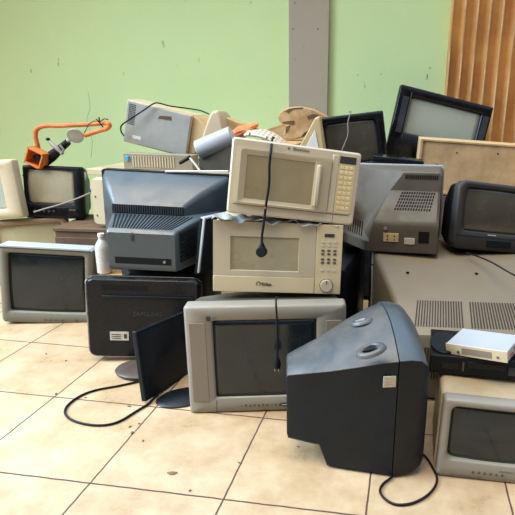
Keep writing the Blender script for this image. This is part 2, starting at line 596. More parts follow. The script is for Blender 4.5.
# small black tv
t = thing('crt_television', 'small black tube television with a pale reflection coloured into its screen on the brown crate at left', 'television', (-2.150, 2.85, .420), (-5, 1.5, 14))
W, H = .335, .318
b_, (sx0, sx1, sz0, sz1) = crt_front(t, W, H, (.022, .045, .088, .022), M['black'], M['screen_pale'], thick=.06, rad=.012, srad=.02, bulge=.02)
shell(t, [(.06, -.161, .161, .004, H-.004, .015), (.15, -.152, .152, .004, H-.012, .02), (.26, -.12, .12, .01, H-.05, .03), (.31, -.11, .11, .015, H-.07, .03)], M['black'])
MB().box(-.145, .145, -.004, .004, .012, .068).build('control_strip', M['gloss'], t, bevel=.002)
for k in range(5):
    MB().cyl((-.11+.028*k, -.010, .045), .008, .008, 'y', 12).build('button', M['dgrey'], t)
MB().box(.09, .13, -.007, -.003, .05, .06).build('badge', M['mgrey'], t)
MB().add([(.1593, .075, .235), (.1593, .115, .235), (.1593, .115, .285), (.1593, .075, .285)], [(0, 1, 2, 3)]).build('sticker', M['paper'], t, solid=.002)
cord('grey_cable', [at(34, 212, y=2.76), at(44, 209, y=2.76), at(60, 204.5, y=2.77), at(76, 199, y=2.79), at(90, 193, y=2.82), at(94, 191, y=2.85)], .0045, M['greycord'],
     'grey cable hanging diagonally across the front of the small black television')
# blue plug hanging by it
t = thing('cable_connector', 'blue ribbed video plug between the small black television and the cream casing', 'connector', at(94.5, 190.5, y=2.84), (0, 25, 10))
MB().box(-.022, .022, -.01, .01, -.02, .02).build('plug_body', M['blue'], t, bevel=.003)
for k in (-1, 0, 1):
    MB().box(k*.013-.003, k*.013+.003, -.013, -.008, -.021, .021).build('rib', M['cord'], t)

# cream casing behind the dark set, bottle, carton scrap
t = thing('crt_monitor', 'cream tube monitor casing seen edge-on in the gap left of the big blue-grey set', 'computer monitor', (-1.665, 2.72, .43), (0, 0, -8))
shell(t, [(0, -.15, .15, 0, .26, .02), (.03, -.15, .15, 0, .27, .03), (.12, -.14, .14, 0, .265, .03), (.22, -.10, .10, .03, .22, .03)], M['cream'], name='casing')
for z in (.05, .16):
    MB().cyl((-.125, -.002, z), .006, .004, 'y', 10).build('screw', M['wood'], t)
t = thing('crt_television', 'dusty brown-grey casing serving as a base under the cream casing at left', 'television', (-1.55, 2.79, 0), (0, 0, 0))
shell(t, [(-.12, -.16, .16, 0, .42, .02), (-.06, -.16, .16, 0, .428, .02), (.08, -.16, .16, 0, .428, .02), (.22, -.12, .12, .04, .36, .03)], M['mgrey'], name='casing')

t = thing('plastic_bottle', 'milky plastic bottle standing in the gap beside the black flat television back', 'bottle', (at(102, 245, y=2.36).x, 2.36, 0.263), (0, 0, 0))
MB().loft([[(r*math.cos(a), r*math.sin(a), z) for a in [i*math.pi/8 for i in range(16)]] for r, z in ((.030, 0), (.036, .006), (.036, .13), (.033, .15), (.018, .175), (.014, .18), (.014, .195))]).build('bottle_body', M['clear'], t)
MB().cyl((0, 0, .193), .0165, .017, 'z', 16).build('cap', M['paper'], t)
t = thing('cardboard_box', 'small tan carton under the milky bottle, left of the black flat television', 'cardboard box', (-1.475, 2.36, 0), (0, 0, 5))
MB().box(-.075, .075, -.07, .07, 0, .262).build('carton', M['card'], t, bevel=.003)
MB().box(-.07, .07, -.073, -.069, .12, .16).build('tape', M['yellowed'], t)

# orange rusty tool / arm on top of black tv
t = thing('orange_tool', 'orange metal arm bent into a long loop, above the small black television', 'metal tool', at(45, 160, y=2.93), (0, 0, 0))
o0 = Vector(t.location)


def L_(px, py, y=2.93):
    return at(px, py, y=y)-o0


pp = [(39, 152), (37, 143), (35.5, 136), (36.5, 130), (41, 126.8), (48, 125.6), (60, 125.8), (75, 125), (90, 124.3), (103, 123.2), (108, 123.5), (109.5, 125.5), (107, 128.5), (100, 130.5), (92, 133), (85, 135.5)]
MB().tube(spline([L_(a, b, 2.93 if i < 10 else 2.9) for i, (a, b) in enumerate(pp)], 5), .0135, 10).build('arm', M['orange'], t)
a_ = math.atan2(9, 13)
mx = Matrix.Translation(L_(40.5, 157.5, 2.9)) @ Matrix.Rotation(R(24), 4, 'Y') @ Matrix.Scale(1.25, 4)
MB().box(-.042, .042, -.006, .006, -.04, .04, mx).box(-.042, -.034, -.05, .006, -.04, .04, mx).box(.034, .042, -.05, .006, -.04, .04, mx).box(-.042, .042, -.05, .006, .032, .04, mx).box(-.042, .042, -.05, .006, -.04, -.032, mx).build('bracket', M['orange'], t, bevel=.002)
MB().cyl((0, -.03, 0), .018, .03, 'y', 14, mx=mx).build('motor_hub', M['cord'], t)
MB().prism([(-.07, -.012), (-.045, -.03), (-.03, .0), (-.062, .016)], -.012, 0, mx).build('flap', M['orange'], t, bevel=.002)
MB().tube([L_(45, 163, 2.95), L_(52, 156, 2.92), L_(60, 149, 2.9), L_(68, 142, 2.9)], [.024, .032, .024, .02], 10).build('shaft', M['cord'], t)
MB().tube([L_(24, 176, 2.97), L_(32, 169, 2.97), L_(44, 161, 2.97)], .012, 8).build('bar', M['cord'], t)
MB().tube([L_(49, 141, 2.88), L_(53, 145, 2.88), L_(58, 149, 2.88), L_(63, 154, 2.88)], [.008, .012, .014, .008], 8).build('clamp_lever', M['steel'], t)
MB().tube([L_(60, 145, 2.87), L_(64, 150, 2.87), L_(61, 154, 2.87)], .007, 8).build('clamp_lever', M['steel'], t)
dmx = Matrix.Translation(L_(75.5, 135.5, 2.88)) @ Matrix.Rotation(R(-35), 4, 'Y') @ Matrix.Rotation(R(-62), 4, 'X')
MB().loft([[(r*math.cos(k), r*math.sin(k), z) for k in [i*math.pi/14 for i in range(28)]] for r, z in ((.018, .012), (.022, .003), (.044, 0), (.046, -.005), (.044, -.010), (.014, -.012))], dmx).build('disc', M['steel'], t)
MB().tube([L_(68, 141, 2.89), L_(75, 136, 2.88)], .012, 8).build('spindle', M['steel'], t)
cmx = Matrix.Translation(L_(48, 139.2, 2.88))
MB().grid(lambda u, v: (.013*math.cos(2*math.pi*u)*math.sin(math.pi*v), .011*math.sin(2*math.pi*u)*math.sin(math.pi*v), .010*math.cos(math.pi*v)), 12, 8, cmx).build('knob', M['cord'], t)
MB().tube(spline([L_(83, 135), L_(86, 130, 2.91), L_(89, 124, 2.9), L_(95, 121, 2.9), L_(99, 122, 2.9)], 6), .0025, 6).build('wire', M['cord'], t)
MB().tube(spline([L_(96, 119, 2.9), L_(100, 121.5, 2.9), L_(104, 119, 2.9), L_(108, 119.5, 2.9)], 6), .003, 6).tube(spline([L_(99, 117.5, 2.9), L_(100, 123, 2.89), L_(103, 127, 2.89)], 6), .004, 6).build('wire_knot', M['cord'], t)

# ------------------------------------------------------------------ BACK ROW ON THE BENCH
# low beige desktop case with grille, lying
t = thing('desktop_computer', 'low beige desktop computer with ribbed front lying under the grey metal case', 'computer', (-1.49, 2.95, TZ+.0), (0, 0, 4))
MB().box(-.21, .21, 0, .09, .004, .092).build('case_body', M['beige'], t, bevel=.004)
MB().box(-.212, .212, -.02, 0, 0, .094).build('front_panel', M['beige'], t, bevel=.004)
for k in range(16):
    MB().box(-.155+k*.0165, -.148+k*.0165, -.023, -.019, .015, .08).build('rib', M['cream'], t)
MB().box(-.195, -.175, -.03, -.019, .05, .078).build('clip', M['cyan'], t, bevel=.002)
t = thing('cardboard_box', 'flat carton hidden under the tilted grey metal computer case', 'cardboard box', (-1.60, 3.17, TZ))
MB().box(-.15, .15, -.09, .12, 0, .062).build('carton', M['card'], t, bevel=.003)
MB().box(-.152, .152, -.01, .03, .061, .063).build('tape', M['yellowed'], t)
# pc tower showing its grey side panel
t = thing('computer_tower', 'tilted grey metal computer case with cream edges on top of the heap', 'computer', (-1.573, 3.06, .845), (1, 12, 2))
W, H, D_ = .41, .258, .21
MB().box(-W/2, W/2, 0.004, D_, 0, H).build('case_body', M['cream'], t, bevel=.005)
MB().box(-W/2+.006, W/2-.004, -.002, .005, .006, H-.006).build('side_panel', M['greymet'], t, bevel=.002)
mb = MB()
for i in range(5):
    for j in range(12):
        mb.box(-.185+i*.009, -.180+i*.009, -.0035, -.001, .115+j*.0105, .121+j*.0105)
mb.build('vent_grille', M['dark'], t)
MB().box(-.145, -.09, -.004, -.001, .035, .055).build('label', M['paper'], t)
MB().prism([(.0, .19), (.085, .20), (.08, .222), (.01, .21)], -.004, -.001).build('rust_patch', M['wood'], t)
MB().prism([(W/2-.001, .0), (W/2+.10, .07), (W/2+.12, .18), (W/2+.04, H-.01), (W/2-.001, H)], .02, D_-.01).build('front_fascia', M['yellowed'], t, bevel=.01)
cord('power_cord', [at(124, 136, y=3.04), at(121, 131, y=3.02), at(122, 125, y=3.02), at(132, 118, y=3.02), at(144, 110, y=3.03), at(152, 104.5, y=3.04), at(158, 103, y=3.05), at(170, 106, y=3.07), at(185, 108, y=3.1), at(200, 110.5, y=3.1), at(209, 114, y=3.08)], .0042, M['cord'],
     'thin black cord looped over the grey metal computer case')

# cream peaked casing
c, q = outline([(199, 152), (203, 137), (208, 122), (213, 110.5), (219, 110), (223, 117), (226, 131), (228, 152)], 3.08)
t = thing('crt_monitor', 'cream tube monitor casing pointing upward right of the grey metal case', 'computer monitor', (c.x, 3.08, c.z))
MB().loft([[(x*k, y, z*k+dz) for x, z in q] for y, k, dz in ((-.03, .93, 0), (0, 1, 0), (.12, .98, 0), (.24, .8, -.02))]).build('casing', M['cream'], t, bevel=.012, seg=3)
c2, q2 = outline([(222, 116), (230, 119), (242, 124), (240, 132), (226, 132)], 3.13)
MB().prism([(x+c2.x-c.x, z+c2.z-c.z) for x, z in q2], .05, .16).build('side_flap', M['yellowed'], t, bevel=.006)

# grey monitor with rounded hood
t = thing('crt_monitor', 'blue-grey tube monitor with rounded hood behind the left of the upper microwave', 'computer monitor', at(212, 160, y=2.72))
o0 = Vector(t.location)
c, q = outline([(200, 158), (214, 146), (233, 136), (236, 172), (203, 171)], 2.74)
MB().prism([(x+c.x-o0.x, z+c.z-o0.z) for x, z in q], -.02, .16).build('casing', M['mgrey'], t, bevel=.008)
A, B_ = at(198.5, 150.5, y=2.72)-o0, at(233, 136, y=2.74)-o0
d = (B_-A).normalized()
MB().tube([A, A+d*.004, B_-d*.004, B_], [.051, .055, .055, .053], 32).build('hood', M['rim'], t, smooth=40)
MB().tube([A-d*.002+Vector((0, 0, -.006)), A+d*.004+Vector((0, 0, -.006))], .040, 28).build('end_cap', M['mgrey'], t)
MB().tube([at(180, 163, y=2.73)-o0, at(187, 159, y=2.72)-o0, at(190, 157, y=2.71)-o0], .010, 8).build('handle', M['cord'], t)
MB().tube([at(190, 158, y=2.70)-o0, at(195, 164, y=2.69)-o0, at(200, 171, y=2.68)-o0], .006, 6).build('stay', M['paper'], t)
tag(MB().box(-.14, .17, -.01, .01, -.004, .004).build('metal_strip', M['paper'], None, loc=(-1.05, 2.43, .800), rot=(0, -1.5, 8), bevel=.002), 'thin white metal strip lying along the top rear of the big blue-grey set', 'strip')

# orange bag
c0 = at(243, 130, y=2.95)


def bag(u, v):
    a, b = 2*math.pi*u, math.pi*v
    k = 1+.10*math.sin(3*a+2*b)+.05*math.sin(7*a-5*b)+.03*math.sin(11*b+a)
    x = .092*math.sin(b)*math.cos(a)*k
    return (x, .05*math.sin(b)*math.sin(a)*k, .034*math.cos(b)*k*(1-3.5*x)+x*.40)


tag(MB().grid(bag, 44, 26).build('plastic_bag', M['orange_bag'], loc=(c0.x, 2.95, c0.z-.008), smooth=60), 'crumpled orange plastic bag peeking out behind the upper white microwave', 'bag')

# white perforated piece (keyboard-like)
t = thing('perforated_panel', 'white curved plastic piece full of small slots resting behind the upper microwave', 'plastic panel', at(268, 139, y=2.90), (14, 22, 6))


def kb(u, v):
    x = (u-.5)*.25
    return (x, (v-.5)*.13, .026-(x*x)*2.2)


MB().grid(kb, 16, 6).build('panel', M['paper'], t, solid=.012)
for i in range(9):
    for j in range(3):
        x = -.10+i*.0245
        MB().box(x-.007, x+.007, -.048+j*.038, -.028+j*.038, .0268-x*x*2.2, .0285-x*x*2.2).build('slot', M['yellowed'], t)
for x in (-.095, .0):
    MB().cyl((x, -.06, .018-(x*x)*2.2), .006, .012, 'z', 10).build('knob', M['copper'], t)

# cardboard & foam
t = thing('cardboard_box', 'low tan carton behind the upper microwave carrying the perforated white piece', 'cardboard box', (-.745, 2.98, TZ))
MB().box(-.14, .12, -.14, .19, 0, .19).build('carton', M['card'], t, bevel=.003)
MB().box(-.142, .122, -.02, .03, .189, .192).build('tape', M['yellowed'], t)
c, q = outline([(279, 117), (281, 112.5), (286, 109), (293, 107), (301, 106.5), (309, 108), (316, 110.5), (322, 113.5), (330, 118), (330, 124), (321, 128), (312, 130.5), (306, 133), (303, 137), (294, 139.5), (285, 138.5), (284.5, 133), (289, 127), (294, 123.5), (284, 124.5), (281, 121)], 3.13)
t = thing('foam_moulding', 'brown stained curved packing piece with dark patches standing before the grey pillar', 'packing piece', (c.x, 3.13, c.z))
MB().prism(q, -.04, .05).build('moulding', M['foam'], t, bevel=.006, smooth=30)
for pxs in ([(282.5, 122), (288, 121), (294, 120.5), (294, 124.5), (288, 124.8), (284, 124.3)], [(284, 112), (289, 108.8), (296, 107.6), (303, 107.3), (303, 108.6), (293, 109.5), (288, 113.5), (286, 111.5)], [(307, 116), (313, 114), (319, 115), (314, 117.5), (308, 119.5)], [(286, 127), (290, 125), (288, 131), (285.5, 133)]):
    c3, q3 = outline(pxs, 3.088)
    MB().prism([(x+c3.x-c.x, z+c3.z-c.z) for x, z in q3], -.0425, -.036).build('dark_patch', M['wood'], t)
c, q = outline([(262, 131), (282, 124), (300, 128), (318, 120), (340, 122), (340, 168), (262, 168)], 3.33)
t = thing('cardboard_box', 'tan crumpled cardboard carton rising behind the brown packing piece', 'cardboard box', (c.x, 3.33, c.z))
MB().prism(q, 0, .14).build('carton', M['card'], t, bevel=.004)
MB().prism([(x*.96, z*.9-.01) for x, z in q], -.004, .002).build('front_sheet', M['yellowed'], t)
c, q = outline([(295, 160), (299, 147), (305, 137), (311, 126), (315.5, 117.5), (320, 116), (327, 160)], 2.86)
t = thing('crt_monitor', 'bright cream tube casing touching the left side of the tilted black television', 'computer monitor', (c.x, 2.86, c.z))
MB().loft([[(x*k, y, z*k) for x, z in q] for y, k in ((-.015, .94), (0, 1), (.05, 1), (.07, .95))]).build('casing', M['yellowed'], t, bevel=.005)
c3, q3 = outline([(305, 149), (309, 141), (315, 130), (319, 149)], 2.842)
MB().prism([(x+c3.x-c.x, z+c3.z-c.z) for x, z in q3], -.019, -.008).build('white_highlight', M['paper'], t, bevel=.002)  # white highlight on the casing, painted as a pale piece

# black tv (back row, centre)
t = thing('crt_television', 'black tube television tilted sideways on the back row above the upper white microwave', 'television', (-.290, 2.93, .770), (-6, -8, 18))
W, H = .385, .325
crt_front(t, W, H, (.040, .045, .055, .035), M['gloss'], M['screen_brown'], thick=.06, rad=.008, srad=.03, bulge=.02)
shell(t, [(.06, -.175, .175, .004, H-.004, .02), (.13, -.17, .17, .01, H-.01, .03), (.28, -.11, .11, .06, H-.08, .04), (.32, -.10, .10, .07, H-.1, .04)], M['black'])
cord('thin_cord', [at(349, 112, y=2.92), at(351, 111.5, y=2.88), at(348, 122, y=2.87), at(348, 134, y=2.86), at(345, 143, y=2.86), at(342, 150, y=2.86)], .003, M['greycord'],
     'thin grey cord hanging down the screen of the tilted black television')

# big black flat set leaning
t = thing('flat_television', 'wide black television with pale screen leaning tilted against the wall by the rusty door', 'television', (.128, 3.18, .760), (-5, 11.5, 13))
W, H = .584, .46
crt_front(t, W, H, (.075, .060, .19, .055), M['gloss'], M['screen_green'], thick=.05, rad=.006, srad=.004, bulge=.002, recess=.016, lip=.004)
shell(t, [(.05, -.285, .285, .006, H-.006, .01), (.09, -.28, .28, .01, H-.01, .01), (.14, -.2, .2, .06, H-.08, .02)], M['black'])
MB().box(-.222, -.218, -.004, .0, .16, .43).build('trim_line', M['mgrey'], t)
for sx in (-.248, .262):
    MB().box(sx-.018, sx+.018, -.003, .001, .19, .40).build('speaker_grille', M['dgrey'], t)

# dark clutter strip at the foot
tag(MB().box(-.13, .13, -.04, .04, 0, .03).build('video_recorder', M['gloss'], bevel=.003, loc=(-.06, 2.66, .858), rot=(4, 5, 6)), 'flat black device lying on top of the grey set, under the tilted black televisions', 'device')

# tan metal box on right
t = thing('computer_case', 'large tan dusty metal casing on its side below the rusty door', 'computer case', (.345, 2.90, .672), (1, 2.2, 3))
W, H = .60, .290
MB().box(-W/2, W/2, 0, .22, 0, H).build('case_body', M['yellowed'], t, bevel=.004)
mb = MB()
mb.ring([(-W/2, -.002, 0), (W/2, -.002, 0), (W/2, -.002, H), (-W/2, -.002, H)], [[(-W/2, -.010, 0), (W/2, -.010, 0), (W/2, -.010, H), (-W/2, -.010, H)], [(-W/2+.012, -.010, .01), (W/2-.012, -.010, .01), (W/2-.012, -.010, H-.008), (-W/2+.012, -.010, H-.008)], [(-W/2+.012, -.002, .01), (W/2-.012, -.002, .01), (W/2-.012, -.002, H-.008), (-W/2+.012, -.002, H-.008)]])
mb.build('rim', M['tan'], t)
MB().box(-W/2+.01, W/2-.01, -.0025, .001, .008, H-.006).build('front_panel', M['tan'], t)
for x, z in ((-.10, .23), (-.2, .16), (-.03, .285), (.12, .24)):
    MB().cyl((x, -.004, z), .005, .005, 'y', 10).build('screw', M['wood'], t)
for x, z, w in ((-.17, .19, .03), (.10, .20, .035), (.03, .16, .02), (.20, .17, .02)):
    MB().prism([(x-w, z), (x, z-.004), (x+w, z+.002), (x, z+.006)], -.0022, .001).build('paint_chip', M['cream'], t)

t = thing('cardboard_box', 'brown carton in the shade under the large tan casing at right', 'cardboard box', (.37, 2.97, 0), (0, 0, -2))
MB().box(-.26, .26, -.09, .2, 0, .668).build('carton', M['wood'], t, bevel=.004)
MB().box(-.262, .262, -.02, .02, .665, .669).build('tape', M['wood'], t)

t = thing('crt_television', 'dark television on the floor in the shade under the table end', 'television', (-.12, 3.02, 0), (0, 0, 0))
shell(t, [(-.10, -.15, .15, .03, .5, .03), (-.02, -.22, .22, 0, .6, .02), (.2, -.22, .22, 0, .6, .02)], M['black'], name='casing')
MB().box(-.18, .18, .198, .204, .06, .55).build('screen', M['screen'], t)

# ------------------------------------------------------------------ MIDDLE: hidden bases in the dark of the heap
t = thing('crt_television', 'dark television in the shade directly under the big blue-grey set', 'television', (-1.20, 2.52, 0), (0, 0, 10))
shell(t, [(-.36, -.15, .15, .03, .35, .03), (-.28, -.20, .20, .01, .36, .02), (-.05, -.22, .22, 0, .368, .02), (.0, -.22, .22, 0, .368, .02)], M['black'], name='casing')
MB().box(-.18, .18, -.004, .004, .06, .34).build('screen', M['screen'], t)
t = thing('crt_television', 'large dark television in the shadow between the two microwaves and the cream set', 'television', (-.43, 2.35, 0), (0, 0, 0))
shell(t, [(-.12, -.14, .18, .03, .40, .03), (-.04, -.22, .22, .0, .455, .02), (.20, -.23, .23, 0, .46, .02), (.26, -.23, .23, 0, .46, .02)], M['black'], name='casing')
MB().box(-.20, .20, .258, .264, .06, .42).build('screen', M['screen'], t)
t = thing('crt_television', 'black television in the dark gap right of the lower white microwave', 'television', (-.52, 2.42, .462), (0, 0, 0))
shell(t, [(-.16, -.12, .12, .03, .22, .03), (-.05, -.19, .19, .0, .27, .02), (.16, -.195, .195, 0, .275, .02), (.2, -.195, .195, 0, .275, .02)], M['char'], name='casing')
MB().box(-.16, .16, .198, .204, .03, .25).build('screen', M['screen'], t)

# ------------------------------------------------------------------ big blue-grey set seen from behind
t = thing('crt_television', 'big blue-grey television seen from behind with ribbed vents, left of the microwaves', 'television', (-1.200, 2.455, .388), (0, -1.5, 188))
H = .405
MB().loft([rr(-.318, .318, 0, H, .012, y) for y in (0, .03, .050)]).build('front_frame', M['char'], t, smooth=40)
up = [(.050, -.306, .306, .06, H-.006, .015), (.085, -.292, .302, .06, H-.020, .03), (.16, -.215, .252, .06, .336, .03), (.226, -.140, .203, .06, .278, .02), (.234, -.137, .20, .06, .270, .012)]
shell(t, up, M['bluegrey'], smooth=30, n=7)
lo = [(.050, -.305, .305, .008, .24, .02), (.215, -.226, .205, .012, .230, .015), (.430, -.160, .145, .018, .203, .012), (.441, -.156, .141, .022, .194, .010), (.447, -.152, .137, .045, .188, .008), (.447, -.15, .135, .046, .18, .008)]
shell(t, lo, M['bluegrey'], name='lower_shell', smooth=30)
MB().box(-.30, .30, -.004, 0, .05, H-.03).build('screen', M['screen'], t)
vb = MB().prism([(-.132, .229), (.196, .229), (.196, .270), (-.132, .270)], .228, .2365).build('vent_band', M['black'], t)
mb = MB()
for k in range(30):
    mb.box(-.128+k*.0108, -.123+k*.0108, .2355, .2385, .231, .268)
mb.build('rib', M['dgrey'], vb)


def led(x, f):
    y = .245+(.430-.245)*f
    return (x, y, .230-.027*(y-.215)/.215+.0012)


slots(t, [led(-.185, .02), led(.185, .02), led(.125, .97), led(-.135, .97)], 21, 1, .38, 1, M['dark'], lift=.0012, depth=.002)
for (x, y) in ((.09, .12), (.07, .15), (-.11, .11), (.22, .15)):
    MB().cyl((x, y, H-.02-.83*(y-.085)-.002), .004, .005, 'z', 8).build('screw', M['ink'], t)
MB().cyl((.03, .441, .183), .008, .009, 'y', 12).build('screw_boss', M['mgrey'], t)
MB().box(.025, .035, .444, .4505, .155, .182).build('screw_slot', M['ink'], t)
MB().box(-.135, .11, .4455, .4475, .050, .080).build('connector_recess', M['dark'], t)
MB().cyl((-.105, .446, .065), .006, .006, 'y', 10).build('aerial_socket', M['steel'], t)
mb = MB()
for k in range(12):
    z = .06+.0115*k
    v = [(-.2255+.03, .225+.08, z), (-.168+.0, .42, z)]
    mb.loft([[(v[0][0]-.0105, v[0][1]-.02, z), (v[1][0]-.0035, v[1][1], z), (v[1][0]+.004, v[1][1], z), (v[0][0], v[0][1]-.02, z)], [(v[0][0]-.0105, v[0][1]-.02, z+.0045), (v[1][0]-.0035, v[1][1], z+.0045), (v[1][0]+.004, v[1][1], z+.0045), (v[0][0], v[0][1]-.02, z+.0045)]])
mb.build('side_vent', M['dark'], t)

# ------------------------------------------------------------------ black flat tv seen from behind, on a disc stand
t = thing('flat_television', 'glossy black flat television seen from behind, with paper label and round foot', 'television', (-1.122, 1.955, 0), (-4, 1.5, 12))
W, z0, H = .49, .018, .366
b = MB()
b.loft([rr(-W/2, W/2, z0, z0+H, .035, .045), rr(-W/2-.002, W/2+.002, z0-.002, z0+H+.002, .035, .040), rr(-W/2-.002, W/2+.002, z0-.002, z0+H+.002, .035, .030), rr(-W/2, W/2, z0, z0+H, .035, .028)]).build('front_frame', M['gloss'], t)
MB().box(-W/2-.004, -W/2+.001, .020, .044, z0+.035, z0+H-.02).build('edge_highlight', M['cream'], t, bevel=.001)  # light strip paints the highlight along the left edge
b = MB()
b.loft([rr(-W/2+.002, W/2-.002, z0+.001, z0+H-.001, .033, .030), rr(-W/2+.003, W/2-.003, z0+.002, z0+H-.002, .033, .006), rr(-W/2+.012, W/2-.012, z0+.010, z0+H-.010, .028, -.004)]).build('rear_cover', M['gloss'], t, smooth=40)
MB().box(-.17, .22, -.010, -.004, z0+H-.088, z0+H-.078).build('ledge', M['black'], t, bevel=.002)
MB().box(-.165, .215, -.0085, -.003, z0+H-.076, z0+H-.070).build('vent_slot', M['dark'], t)
text('logo', 'SAMSUNG', .027, M['dgrey'], t, (.020, -.0055, z0+.205))
MB().box(-.145, -.065, -.0058, -.0038, z0+.082, z0+.122).build('label', M['label'], t)
for k in range(3):
    MB().box(-.138, -.098, -.0066, -.0056, z0+.090+k*.009, z0+.093+k*.009).build('label_print', M['ink'], t)
MB().box(-.085, -.073, -.0066, -.0056, z0+.092, z0+.112).build('label_print', M['ink'], t)
mb = MB()
for k in range(18):
    mb.box(-.17+k*.011, -.166+k*.011, -.0060, -.0035, z0+H-.055, z0+H-.03)
mb.build('vent_grille', M['dark'], t)
MB().box(-W/2+.02, W/2-.02, .043, .047, z0+.02, z0+H-.02).build('screen', M['screen'], t)
MB().cyl((0.02, -.03, .014), .022, .05, 'z', 20).build('stand_neck', M['gloss'], t)
MB().loft([[(.02+r*math.cos(a), -.085+r*.85*math.sin(a), z) for a in [i*math.pi/20 for i in range(40)]] for r, z in ((.115, -.004), (.118, .004), (.112, .010), (.03, .018))]).build('stand_base', mat('brown_black_gloss', (.06, .045, .035), .40, .3, dirt=.6, dirt_col=(.09, .065, .045)), t, smooth=50)

# ------------------------------------------------------------------ lcd monitor turned sideways, on floor
t = thing('flat_monitor', 'thin black flat monitor turned sideways on the tiles, left of the silver television', 'computer monitor', (-.908, 1.780, -.002), (-9, 6, 78))
W, H = .325, .278
MB().box(-W/2, W/2, .0, .022, 0, H).build('frame', M['black'], t, bevel=.004)
MB().box(-W/2+.012, W/2-.012, -.0015, .002, .018, H-.012).build('screen', M['lcd'], t)
MB().box(-.10, .10, .020, .045, .05, .20).build('rear_housing', M['black'], t, bevel=.012)
tag(MB().loft([[(r*1.15*math.cos(a), r*.75*math.sin(a), z) for a in [i*math.pi/16 for i in range(32)]] for r, z in ((.088, 0), (.092, .005), (.086, .010), (.03, .018))]).build('monitor_stand_foot', M['char'], loc=(-.822, 1.695, .0), rot=(0, 0, 30), smooth=50), 'oval dark monitor foot on the tiles left of the silver television', 'stand')

# slim monitor behind microwaves with light rim
t = thing('flat_monitor', 'dark flat monitor with light rim between the blue-grey set and the lower microwave', 'computer monitor', (-.875, 2.20, .378), (8, 3, 78))
W, H = .26, .26
MB().box(-W/2, W/2, 0, .022, 0, H).build('frame', M['black'], t, bevel=.003)
MB().box(-W/2-.001, -W/2+.008, -.003, .006, .01, H+.001).build('rim', M['rim'], t, bevel=.001)
MB().box(-W/2, W/2, -.003, .018, H-.003, H+.004).build('rim', M['rim'], t, bevel=.001)
MB().box(-W/2+.016, W/2-.014, -.0015, .002, .018, H-.015).build('screen', M['lcd'], t)

# ------------------------------------------------------------------ silver tv
t = thing('crt_television', 'silver television with speaker strips, on the floor under the two microwaves', 'television', (-.470, 1.659, 0), (-2, -.8, 12.5))
W, H = .583, .428
b_, (sx0, sx1, sz0, sz1) = crt_front(t, W, H, (.098, .108, .065, .057), M['silver'], M['screen'], thick=.06, rad=.011, srad=.006, bulge=.004, recess=.010, lip=.010)
for s in (-1, 1):
    MB().prism([(s*W/2-s*.016, .055), (s*W/2-s*.074, .055), (s*W/2-s*.074, H-.063), (s*W/2-s*.016, H-.063)], -.0025, .003).build('speaker_grille', M['cloth'], t, bevel=.0012)
MB().box(-W/2+.062+.016, -W/2+.062+.032, -.0035, .001, H-.054, H-.038).build('logo', M['ink'], t, bevel=.002)
text('logo_letters', 'LG', .012, M['grey_ink'], t, (-W/2+.108, -.002, H-.046))
text('model_print', 'FLATRON', .010, M['grey_ink'], t, (.10, -.0015, .050))
for k in range(9):
    MB().cyl((-.10+k*.016, -.004, .030+(k % 2)*.002), .0035, .006, 'y', 10).build('button', M['grey_ink'] if k in (0, 7) else M['mgrey'], t)
MB().loft([[(.065+.026*math.cos(a), y, .030+.007*math.sin(a)) for a in [i*math.pi/10 for i in range(20)]] for y in (.002, -.004)]).build('power_button', M['ink'], t)
MB().box(.05, .08, -.0048, -.0038, .029, .032).build('button_mark', M['rim'], t)
MB().box(-W/2+.098, -W/2+.100, -.0012, .002, .004, .056).build('seam', M['mgrey'], t)
shell(t, [(.06, -.285, .285, .006, H-.006, .018), (.14, -.275, .275, .01, H-.010, .03), (.30, -.18, .18, .03, H-.045, .04), (.38, -.15, .15, .05, H-.09, .04)], M['mgrey'])

# ------------------------------------------------------------------ microwaves
# lower
t = thing('microwave_oven', 'lower white microwave with small dark keys and round knob, on the silver television', 'microwave oven', (-.463, 1.775, .440), (-4.5, 1.7, 12))
W, H, D_ = .476, .266, .33
MB().box(-W/2+.003, W/2-.003, .016, D_, .003, H-.003).build('body', M['white'], t, bevel=.004)
wx0, wx1, wz0, wz1 = -W/2+.062, -W/2+.315, .082, .212
dx1 = W/2-.100
mb = MB()
q = lambda a, b, c, d, y: [(a, y, c), (b, y, c), (b, y, d), (a, y, d)]
mb.loft([q(-W/2, dx1, .062, H, .016), q(-W/2, dx1, .062, H, 0), q(wx0, wx1, wz0, wz1, 0), q(wx0+.003, wx1-.003, wz0+.003, wz1-.003, .006)], None, False, False)
dr_ = mb.build('door', M['offwhite'], t, smooth=20)
MB().box(wx0+.001, wx1-.001, .0045, .008, wz0+.001, wz1-.001).build('window', M['mwglass'], dr_)
MB().box(-W/2, dx1, -.001, .016, 0, .061).build('lower_strip', M['creamstrip'], t, bevel=.002)
MB().box(dx1+.0015, W/2, -.001, .016, 0, H).build('control_panel', M['creamstrip'], t, bevel=.002)
text('logo', 'Midea', .019, M['ink'], t, (-.046, -.002, .032), shear=.15)
MB().tube(spline([(-.075, -.0015, .026), (-.079, -.0015, .033), (-.074, -.0015, .040), (-.066, -.0015, .041)], 5), .0012, 5).build('logo_swirl', M['ink'], t)
cx_ = (dx1+W/2)/2
MB().box(cx_-.018, cx_+.018, -.003, 0, H-.046, H-.034).build('display', M['ink'], t)
for j, (z, mm) in enumerate(((H-.066, 'greykey'), (H-.079, 'greykey'), (H-.098, 'darkkey'), (H-.111, 'darkkey'), (H-.131, 'darkkey'), (H-.144, 'darkkey'), (H-.174, 'greykey'))):
    for i in range(3):
        if j == 6 and i == 3:
            continue
        MB().loft([[(cx_+(i-1)*.0225+.0068*math.cos(a), y, z+.0042*math.sin(a)) for a in [k*math.pi/6 for k in range(12)]] for y in (0, -.003)]).build('button', M[mm], t)
